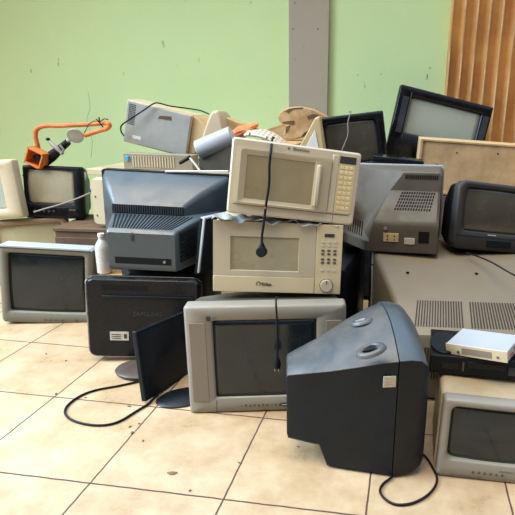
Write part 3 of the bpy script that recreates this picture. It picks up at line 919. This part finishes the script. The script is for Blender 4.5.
kn = MB().cyl((cx_-.004, -.013, .034), .0225, .014, 'y', 32, r2=.0235).build('knob', M['offwhite'], t, bevel=.0015)
MB().cyl((cx_-.004, -.0015, .034), .026, .001, 'y', 32).build('dial_ring', M['mgrey'], t)
MB().box(cx_-.0055, cx_-.0025, -.0145, -.012, .040, .055).build('pointer', M['mgrey'], kn)
for sx in (-1, 1):
    for y in (.05, .29):
        MB().cyl((sx*.2, y, -.010), .014, .014, 'z', 14).build('foot', M['black'], t)

# film of dusty plastic between them
mb = MB()


def film(u, v):
    x, y = (u-.5)*.46, v*.10
    return (x, y-.012-.006*math.sin(19*u), .008*math.sin(23*u)*math.cos(5*v)+.005*math.sin(51*u+3*v)+.004)


tag(mb.grid(film, 60, 6).build('plastic_film', M['foil'], loc=(-.468, 1.79, .706), rot=(0, 3, 15), solid=.001), 'crumpled dusty plastic film squeezed between the two white microwaves', 'plastic film')

# upper
t = thing('microwave_oven', 'upper white microwave with a yellowed keypad and bar handle, topmost of the central stack', 'microwave oven', (-.414, 1.792, .722), (-4, 6.5, 17))
W, H, D_ = .462, .266, .33
MB().box(-W/2+.002, W/2-.002, .02, D_, .003, H-.002).build('body', M['white'], t, bevel=.005)
mb = MB()
mb.loft([rr(-W/2, W/2, 0, H, .010, .022), rr(-W/2, W/2, 0, H, .012, .006), rr(-W/2+.006, W/2-.006, .006, H-.006, .010, 0)], None, True, True).build('front_panel', M['white'], t)
wx0, wx1, wz0, wz1 = -W/2+.055, -W/2+.297, .058, .212
mb = MB()
mb.loft([rr(-W/2+.026, W/2-.106, .038, H-.028, .012, .002), rr(-W/2+.026, W/2-.106, .038, H-.028, .012, -.010), rr(-W/2+.034, W/2-.112, .045, H-.036, .010, -.012),
         rr(wx0-.012, wx1+.004, wz0-.010, wz1+.010, .008, -.009), rr(wx0, wx1, wz0, wz1, .003, -.006), rr(wx0+.001, wx1-.001, wz0+.001, wz1-.001, .003, -.003)], None, False, False)
dr_ = mb.build('door', M['offwhite'], t, smooth=25)
MB().box(wx0, wx1, -.0045, -.0015, wz0, wz1).build('window', M['mwglass2'], dr_)
hx = -W/2+.311
hb = MB().loft([rr(hx-.009, hx+.009, .055, H-.058, .009, -.006), rr(hx-.009, hx+.009, .055, H-.058, .009, -.022), rr(hx-.005, hx+.005, .06, H-.063, .005, -.027)]).build('handle', M['offwhite'], dr_, smooth=50)
px0, px1 = W/2-.078, W/2-.018
MB().box(W/2-.104, W/2-.081, -.004, 0, .040, H-.016).build('panel_strip', M['white'], t, bevel=.002)
MB().loft([rr(px0-.002, px1+.002, .040, H-.018, .012, y) for y in (0, -.003)]).build('control_panel', M['panel_y'], t, bevel=.001)
MB().box(px0, px1, -.0045, -.002, H-.044, H-.018).build('display', M['ink'], t, bevel=.001)
for j in range(9):
    for i in range(3):
        z = H-.058-j*.0185
        MB().box(px0+.006+i*.0175, px0+.019+i*.0175, -.0045, -.002, z-.006, z+.006).build('button', M['key'], t, bevel=.001, seg=1)
text('logo', 'Electrolux', .014, M['grey_ink'], t, (.010, -.0008, H-.0155))
MB().loft([[(-.034+r_*math.cos(a), y, H-.0155+r_*math.sin(a)) for a in [k*math.pi/6 for k in range(12)]] for r_, y in ((.004, .0), (.004, -.0014))]).build('logo_mark', M['grey_ink'], t)
MB().box(W/2-.080, W/2-.0785, -.0008, .001, .002, .036).build('seam', M['mgrey'], t)
MB().box(-W/2+.02, W/2-.02, -.001, .002, .0345, .036).build('seam', M['mgrey'], t)
for sx in (-1, 1):
    for y in (.05, .29):
        MB().cyl((sx*.2, y, -.004), .014, .008, 'z', 14).build('foot', M['black'], t)

# cord with plug over them
pts = [at(274, 139, y=1.93)+Vector((0, 0, .004)), at(272.5, 141, y=1.84)+Vector((0, 0, .008)), at(271, 150, y=1.765), at(269.5, 165, y=1.755), at(269, 185, y=1.75), at(266, 205, y=1.74), at(264, 222, y=1.74), at(262, 236, y=1.74), at(262, 246, y=1.735)]
t = thing('power_cord', 'black power cord with a plug draped over the front of both white microwaves', 'power cord', pts[-1])
o0 = pts[-1].copy()
MB().tube(spline([p-o0 for p in pts], 10), .0045, 8).build('cable', M['cord'], t)
MB().tube([(0, 0, .012), (0, 0, 0), (0, 0, -.012), (0, 0, -.03)], [.006, .011, .014, .016], 14).build('plug', M['cord'], t)
MB().loft([[(r_*math.cos(a), y, -.02+r_*math.sin(a)) for a in [k*math.pi/8 for k in range(16)]] for r_, y in ((.017, -.02), (.019, -.016), (.019, .004))]).build('plug_face', M['black'], t)
MB().tube([p-o0+Vector((0, -.0008, 0)) for p in spline(pts, 10)[51:53]], .0049, 8).build('red_mark', M['copper'], t)
# second plug in front of silver tv
pts = [at(276.5, 297, y=1.66), at(276, 303, y=1.615), at(277, 320, y=1.605), at(277.5, 338, y=1.605), at(277.5, 352, y=1.60), at(277, 362, y=1.60)]
t = thing('power_cord', 'black cord with a dangling plug in front of the silver television screen', 'power cord', pts[-1])
o0 = pts[-1].copy()
MB().tube(spline([p-o0 for p in pts], 10), .0035, 8).build('cable', M['cord'], t)
MB().tube([(0, 0, .022), (0, 0, .01), (0, 0, -.004), (0, 0, -.022)], [.005, .010, .014, .013], 12).build('plug', M['cord'], t)
for s in (-1, 1):
    MB().tube([(s*.007, 0, -.02), (s*.007, 0, -.036)], .0024, 8).build('pin', M['steel'], t)

# ------------------------------------------------------------------ big dark set in the foreground, side-on
t = thing('crt_television', 'big charcoal television side-on in the foreground with rounded dusty top in a sky-lit tone and small paper sticker', 'television', (.015, 1.368, 0), (0, 0, 14))


def low(x, z0, zn, y0, y1, zf):
    return [(x, y0+.012, z0), (x, y0, z0+.012), (x, y0, zn), (x, (y0+y1)/2, (zn+zf)/2+.0), (x, y1, zf), (x, y1, z0+.01), (x, y1-.01, z0)]


def top(x, zn, zm, zf, y0, y1, n=12):
    q = []
    for k in range(n+1):
        u = k/n
        z = zn*(1-u)**2+2*u*(1-u)*(2*zm-(zn+zf)/2)+zf*u*u
        q.append((x, y0+(y1-y0)*u, z))
    return q+[(x, y1, zf-.03), (x, y0, zn-.002)]


#     x     z0    zn    y0    y1   zf    zm
S = [(-.334, .100, .312, .104, .235, .310, .318), (-.330, .086, .318, .101, .245, .318, .332), (-.255, .078, .336, .077, .275, .345, .362), (-.232, .076, .341, .071, .285, .352, .374), (-.206, .004, .347, .063, .298, .362, .388),
     (-.120, .000, .372, .037, .335, .402, .436), (-.050, .000, .394, .016, .365, .428, .466), (-.008, .000, .404, .003, .385, .436, .476)]
MB().loft([low(x, z0, zn, y0, y1, zf) for x, z0, zn, y0, y1, zf, zm in S]).build('rear_shell', M['char'], t, smooth=30)
MB().loft([top(x, zn+.001, zm, zf, y0-.001, y1+.001) for x, z0, zn, y0, y1, zf, zm in S]).build('rear_top', M['duskgrey'], t, smooth=50)  # dusty top; sky brightness is also put into its lighter colour
S = [(-.005, .000, .407, .000, .392, .440, .481), (.030, .004, .409, .000, .396, .440, .480), (.062, .012, .404, .003, .396, .432, .468), (.083, .026, .385, .008, .392, .410, .440), (.094, .045, .345, .018, .385, .365, .385), (.097, .06, .31, .03, .37, .33, .345)]
MB().loft([low(x, z0, zn, y0, y1, zf) for x, z0, zn, y0, y1, zf, zm in S]).build('front_housing', M['char'], t, smooth=50)
MB().loft([top(x, zn+.001, zm, zf, y0-.001, y1+.001) for x, z0, zn, y0, y1, zf, zm in S]).build('front_top', M['bluegrey'], t, smooth=50)  # blue of the sky painted into the top, lighter than the housing
MB().box(.092, .102, .06, .345, .06, .30).build('screen', M['screen'], t, bevel=.004)
iw = (Matrix.Translation(t.location) @ Euler([0, 0, R(14)]).to_matrix().to_4x4()).inverted()
# sticker on the side
p = iw @ at(389.5, 381.5, y=1.366)
MB().box(-.019, .019, -.0012, .0012, -.018, .018).build('sticker', M['label'], t, loc=(p.x, p.y-.001, p.z), rot=(0, 0, 0))
for k in range(3):
    MB().box(-.014, .014, -.0018, -.0011, -.010+k*.009, -.008+k*.009).build('sticker_print', M['tan'], t, loc=(p.x, p.y-.001, p.z))
# grip recesses on the top, shallow dishes
for (px, py, z, w_, d, rz, mm) in ((361, 320.5, .452, .026, .020, -35, 'foil'), (370, 349, .452, .030, .020, -14, 'dark')):
    p = iw @ at(px, py, z=z)
    mx = Matrix.Translation((p.x, p.y, p.z)) @ Matrix.Rotation(R(rz), 4, 'Z') @ Matrix.Rotation(R(10 if mm == 'dark' else -4), 4, 'X') @ Matrix.Rotation(R(-22), 4, 'Y')
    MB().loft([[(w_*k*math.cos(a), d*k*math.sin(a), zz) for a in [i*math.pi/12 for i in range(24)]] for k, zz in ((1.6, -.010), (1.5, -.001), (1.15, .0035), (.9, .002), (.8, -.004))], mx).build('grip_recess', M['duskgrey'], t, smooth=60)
    MB().loft([[(-w_*.7, -d*.45, z_), (w_*.8, -d*.62, z_), (w_*.55, d*.25, z_), (w_*.05, d*.62, z_)] for z_ in (-.003, .0042)], mx).build('grip_hollow_tone', M[mm], t)

# ------------------------------------------------------------------ RIGHT GROUP
# big cream set from behind
t = thing('crt_television', 'very large beige television seen from behind with two wide slotted vents, at right', 'television', (.215, 2.50, 0), (0, 0, 186))
H = .512
shell(t, [(0, -.375, .375, 0, H-.004, .02), (.01, -.38, .38, 0, H, .02), (.30, -.375, .375, 0, H, .02), (.34, -.365, .368, .002, H-.008, .025),
          (.62, -.245, .255, .01, .30, .02), (.64, -.24, .25, .012, .283, .015), (.645, -.235, .245, .02, .265, .015)], M['beigetv'], smooth=30)
MB().box(-.33, .33, -.006, .002, .05, H-.04).build('screen', M['screen'], t)
T0, T1 = (.34, H-.008), (.62, .30)


def onslope(x, f):
    return (x, T0[0]+(T1[0]-T0[0])*f, T0[1]+(T1[1]-T0[1])*f+.0008)


slots(t, [onslope(.02, .62), onslope(.205, .62), onslope(.222, .97), onslope(.025, .97)], 18, 1, .42, 1, M['slot'], lift=.0015, depth=.0015)
slots(t, [onslope(-.20, .62), onslope(-.005, .62), onslope(0, .97), onslope(-.215, .97)], 18, 1, .42, 1, M['slot'], lift=.0015, depth=.0015)
mb = MB()
for k in range(24):
    for (a, b_) in ((.03, .225), (-.215, .0)):
        if k < 18:
            x = a+(b_-a)*(k+.5)/18
            mb.box(x-.0022, x+.0022, .641, .648, .10, .235)
mb.build('vent_grille', M['slot'], t)
for x, f in ((.235, .22), (-.055, .20)):
    p = onslope(x, f)
    MB().cyl((p[0], p[1], p[2]-.004), .007, .006, 'z', 10).build('screw_hole', M['dark'], t)
for z in (.30,):
    MB().cyl((.367, .32, z), .005, .006, 'x', 8).build('screw_hole', M['dark'], t)

# grey set from behind
t = thing('crt_television', 'mid-grey television seen from behind with slotted vents and sockets, right of the upper microwave', 'television', (-.045, 2.54, .520), (0, 1, 178))
H = .342
MB().loft([rr(-.222, .262, 0, H+.004, .014, y) for y in (0, .035)]).build('front_frame', M['rim'], t)


def q4(y, xt, zt, xb, xr_=-.210, z0=.004):
    return [(xr_, y, z0), (xb, y, z0), (xb*.35+xt*.65, y, z0*.35+zt*.65), (xt, y, zt), (xt-.01, y, zt+.003), (xr_+.012, y, zt+.003), (xr_, y, zt-.010)]


MB().loft([q4(.035, .252, H-.004, .254, -.216), q4(.08, .215, H-.004, .235, -.214), q4(.235, -.03, H-.008, .17, -.208), q4(.243, -.036, H-.014, .165, -.206), q4(.246, .022, .248, .165, -.206),
           q4(.375, .072, .142, .105, -.203), q4(.384, .075, .128, .10, -.201), q4(.388, .073, .118, .098, -.199)]).build('rear_shell', M['mgrey'], t, smooth=28, bevel=.003)
MB().loft([[(-.205, .38, z), (.105, .38, z), (.235, .22, z), (.252, .06, z), (-.205, .06, z)] for z in (0, .045)]+[[(-.19, .36, .060), (.09, .36, .060), (.20, .22, .060), (.23, .06, .060), (-.19, .06, .060)]]).build('base_ledge', M['mgrey'], t, bevel=.002)
mb = MB()
for k in range(7):
    mb.tube([(.130+.012*k, .357-.0145*k, .062), (.130+.012*k-.004, .357-.0145*k-.010, .125)], .0022, 4)
mb.build('side_vent', M['dark'], t)
slots(t, [(-.19, .2455, .305), (-.045, .2455, .305), (-.045, .2455, .323), (-.19, .2455, .323)], 18, 1, .45, 1, M['dark'])


def sl2(x, f):
    return (x, .2465+.128*f, .252-.107*f)


slots(t, [sl2(-.185, .02), sl2(-.035, .02), sl2(-.005, .70), sl2(-.165, .70)], 14, 6, .5, .6, M['dark'], lift=.002, depth=.0015)
MB().box(-.035, .030, .387, .392, .050, .088).build('socket_plate', M['yellowed'], t, bevel=.001)
for k in range(2):
    for j in range(2):
        MB().cyl((-.018+k*.03, .389, .060+j*.016), .0035, .005, 'y', 10).build('socket', M['ink'], t)
MB().box(-.105, -.060, .387, .391, .042, .070).build('rating_plate', M['label'], t, bevel=.001)
MB().box(-.165, -.120, .387, .3895, .05, .10).build('scart_socket', M['dark'], t)
MB().cyl((.022, .386, .108), .008, .008, 'y', 12).build('aerial_socket', M['steel'], t)
MB().cyl((-.214, .20, .20), .006, .01, 'x', 8).build('screw_boss', M['wood'], t)

# black-grey set facing out on the right
t = thing('crt_television', 'dark grey tube television facing out at the right edge, below the tan casing', 'television', (.385, 2.24, .530), (-9, 6.5, 20))
W, H = .38, .295
crt_front(t, W, H, (.035, .03, .080, .026), M['warmdark'], M['screen_brown'], thick=.05, rad=.035, srad=.025, bulge=.022)
MB().loft([rr(-W/2+.006, W/2-.006, .006, H-.006, .03, .05), rr(-W/2+.010, W/2-.010, .01, H-.01, .03, .12), rr(-.14, .14, .03, H-.06, .03, .24), rr(-.12, .12, .04, H-.08, .03, .28)]).build('rear_shell', M['black'], t, smooth=40)
MB().box(-.03, .09, -.006, .002, .018, .050).build('control_flap', M['black'], t, bevel=.003)
MB().box(-.01, .04, -.008, -.005, .022, .034).build('recess', M['dark'], t)
MB().box(-.03, .01, -.003, .001, .068, .073).build('badge', M['rim'], t)
MB().prism([(-.18, .06), (.185, .06), (.185, .063), (-.18, .063)], -.002, .002).build('seam', M['ink'], t)

# small silver tv bottom right
t = thing('crt_television', 'small silver-beige television on the floor at bottom right under the black recorder', 'television', (.308, 1.40, 0), (-3, 1.5, 1))
W, H = .325, .268
crt_front(t, W, H, (.026, .026, .062, .024), M['silver'], M['screen'], thick=.045, rad=.012, srad=.02, bulge=.016)
shell(t, [(.045, -.168, .168, .004, H-.002, .014), (.10, -.166, .166, .004, H+.002, .02), (.27, -.16, .16, .004, H+.0, .03), (.33, -.13, .13, .02, H-.04, .03), (.35, -.12, .12, .03, H-.06, .03)], mat('beige_tan_plastic', (.46, .36, .22), .45, .5, dirt=.5, dirt_col=(.34, .25, .14)))
MB().cyl((.09, -.004, .028), .0055, .006, 'y', 14).build('power_button', M['ink'], t)
for k in range(6):
    MB().cyl((-.05+k*.018, -.002, .028), .004, .004, 'y', 10).build('button', M['mgrey'], t)
MB().box(.03, .07, -.0012, .001, .040, .044).build('badge', M['grey_ink'], t)
MB().box(-.12, -.02, -.001, .001, .010, .0115).build('seam', M['mgrey'], t)

# black recorder
t = thing('video_recorder', 'wide black video recorder lying on the small silver television', 'video recorder', (.305, 1.565, .276), (0, -1, -2))
W, H, D_ = .385, .062, .22
MB().box(-W/2, W/2, .012, D_, .004, H).build('casing', M['gloss'], t, bevel=.003)
MB().loft([rr(-W/2-.002, W/2+.002, 0, H+.001, .006, y) for y in (0.0, .014)]).build('front_panel', M['black'], t, bevel=.002)
MB().box(-.155, -.10, -.002, .001, .018, .042).build('panel_insert', M['gloss'], t)
MB().box(-.07, .05, -.002, .001, .026, .048).build('cassette_flap', M['gloss'], t, bevel=.001)
MB().box(-.088, -.082, -.002, .001, .014, .046).build('strip', M['mgrey'], t)
MB().box(.06, .13, -.002, .001, .012, .042).build('display', M['screen'], t)
MB().loft([[(-W/2+.045+.048*math.cos(a), .10+.085*math.sin(a), z) for a in [i*math.pi/14 for i in range(28)]] for z in (H-.002, H+.0075)]).build('top_disc', M['char'], t, bevel=.003)

# white set-top box
t = thing('set_top_box', 'small white set-top box with a dark front window lying on the black recorder', 'set-top box', (.255, 1.555, .346), (1, -8, -27))
W, H, D_ = .205, .036, .15
MB().box(-W/2, W/2, .003, D_, 0, H).build('casing', M['stbwhite'], t, bevel=.0025)
MB().box(-W/2-.001, W/2+.001, 0, .004, -.001, H+.0005).build('front_panel', M['cream'], t, bevel=.001)
MB().box(-W/2+.055, W/2-.05, -.0012, .001, .007, .028).build('display', M['cloth'], t)
MB().cyl((-W/2+.043, -.003, .012), .0045, .004, 'y', 12).build('power_button', M['mgrey'], t)
MB().cyl((W/2-.03, -.003, .014), .0035, .004, 'y', 12).build('button', M['mgrey'], t)
MB().box(W/2-.001, W/2+.0015, .03, .06, .008, .018).build('socket', M['copper'], t)
MB().box(W/2-.001, W/2+.0015, .075, .12, .012, .026).build('socket', M['wood'], t)

# cords on the right
cord('thin_cord', [at(466, 252.5, y=2.17), at(478, 256.5, y=2.14), at(490, 261.5, y=2.1), at(500, 267, y=2.06), at(512, 274, y=2.02), at(530, 283, y=1.98)], .0035, M['cord'],
     'black cord running over the top of the large beige television at right')
cord('thin_cord', [at(379, 256, y=2.19), at(378, 260, y=2.17), at(374, 264, y=2.16), at(370, 267, y=2.15), at(368, 280, y=2.13)], .003, M['cord'],
     'short black cord hanging at the left corner of the large beige television')

# floor cords
cord('power_cord', [at(146, 381.5, z=.006)+Vector((0, .02, 0)), at(120, 385.5, z=.005), at(96, 390, z=.005), at(80, 396, z=.005), at(68, 405, z=.005), at(65, 413, z=.005), at(72, 420, z=.005), at(88, 424.5, z=.005), at(105, 425, z=.005), at(120, 421, z=.005), at(135, 412, z=.005), at(148, 404, z=.005), at(153, 399, z=.005), at(158, 395, z=.006)], .0042, M['cord'],
     'long black cord looped on the pale tiles at left', 'power cord')
cord('power_cord', [at(418, 452, z=.012), at(426, 457, z=.006), at(434, 470, z=.005), at(437, 479, z=.005), at(434, 488, z=.005), at(425, 497, z=.005), at(411, 503.5, z=.005), at(396, 504.5, z=.005), at(385, 499, z=.005), at(380, 491, z=.005), at(383, 484, z=.005), at(390, 478.5, z=.006), at(394, 474, z=.006)], .0038, M['cord'],
     'short black cord looped on the tiles between the charcoal and the small silver televisions', 'power cord')

# bits on the floor
bits = [(172, 473.5, .016, 'rolled dark brown leaf scrap lying alone on the tile below the thin monitor'), (56, 394, .006, ''), (130, 427, .006, ''), (132, 433, .009, ''), (143, 441, .006, ''), (139, 424, .005, ''), (129, 406.5, .008, ''), (46, 354, .006, ''), (190, 491, .005, ''), (85.5, 398, .005, ''), (298, 447, .005, ''), (66, 361, .006, ''), (239, 463, .005, '')]
for i, (a, b_, s, lab) in enumerate(bits):
    p = at(a, b_, z=0)
    rz = rnd.uniform(0, 180)
    o = MB().loft([[(s*k*math.cos(w)*(1+.25*math.sin(3*w)), s*k*.5*math.sin(w), z) for w in [j*math.pi/5 for j in range(10)]] for k, z in ((.7, 0), (1, .002), (.6, .004))]).build('floor_debris', M['leaf'], loc=(p.x, p.y, 0), rot=(0, 0, 10 if i == 0 else rz))
    tag(o, lab or 'tiny brown crumb of dirt on the pale floor tiles', 'debris', None if lab else 'dirt crumbs on the tiles')

# ------------------------------------------------------------------ light
w = bpy.data.worlds.new('World')
SC.world = w
w.use_nodes = True
nt = w.node_tree
N, L = nt.nodes, nt.links.new
bg = N['Background']
tc = N.new('ShaderNodeTexCoord')
sp_ = N.new('ShaderNodeSeparateXYZ')
L(tc.outputs['Generated'], sp_.inputs[0])
rp = N.new('ShaderNodeValToRGB')
e = rp.color_ramp.elements
e[0].position, e[0].color = 0.0, (.035, .028, .02, 1)
e[1].position, e[1].color = 1.0, (1.2, 1.65, 2.3, 1)
for pos, c in ((.48, (.07, .055, .04, 1)), (.56, (.12, .11, .09, 1)), (.68, (.50, .60, .75, 1))):
    x = e.new(pos)
    x.color = c
mr = N.new('ShaderNodeMapRange')
mr.inputs['From Min'].default_value = -1
mr.inputs['From Max'].default_value = 1
ad = N.new('ShaderNodeMath')
ad.operation = 'MULTIPLY_ADD'
ad.inputs[1].default_value = .38
L(sp_.outputs['Y'], ad.inputs[0])
L(sp_.outputs['Z'], ad.inputs[2])
L(ad.outputs[0], mr.inputs['Value'])
L(mr.outputs[0], rp.inputs['Fac'])
L(rp.outputs['Color'], bg.inputs['Color'])
bg.inputs['Strength'].default_value = 1.0


def sun(name, d, e_, col, ang):
    l = bpy.data.lights.new(name, 'SUN')
    l.energy = e_
    l.color = col
    l.angle = R(ang)
    o = bpy.data.objects.new(name, l)
    COL.objects.link(o)
    o.rotation_euler = Vector(d).to_track_quat('-Z', 'Y').to_euler()
    return o


sun('soft_sun', (.2, .26, -.94), 2.5, (1.0, .80, .52), 35)
ld = bpy.data.lights.new('left_cool_fill', 'AREA')  # added cool fill lamp out of view; no opening is built there
ld.shape = 'RECTANGLE'
ld.size, ld.size_y = 2.4, 2.0
ld.energy = 175
ld.spread = R(100)
ld.color = (.66, .82, 1.0)
lo = bpy.data.objects.new('left_cool_fill', ld)
COL.objects.link(lo)
lo.location = (-4.2, .7, 2.7)
lo.rotation_euler = Vector((.76, .02, -.65)).to_track_quat('-Z', 'Y').to_euler()

SC.view_settings.view_transform = 'Standard'
SC.view_settings.look = 'None'
SC.view_settings.gamma = 1
SC.view_settings.exposure = .0
SC.view_settings.use_curve_mapping = False
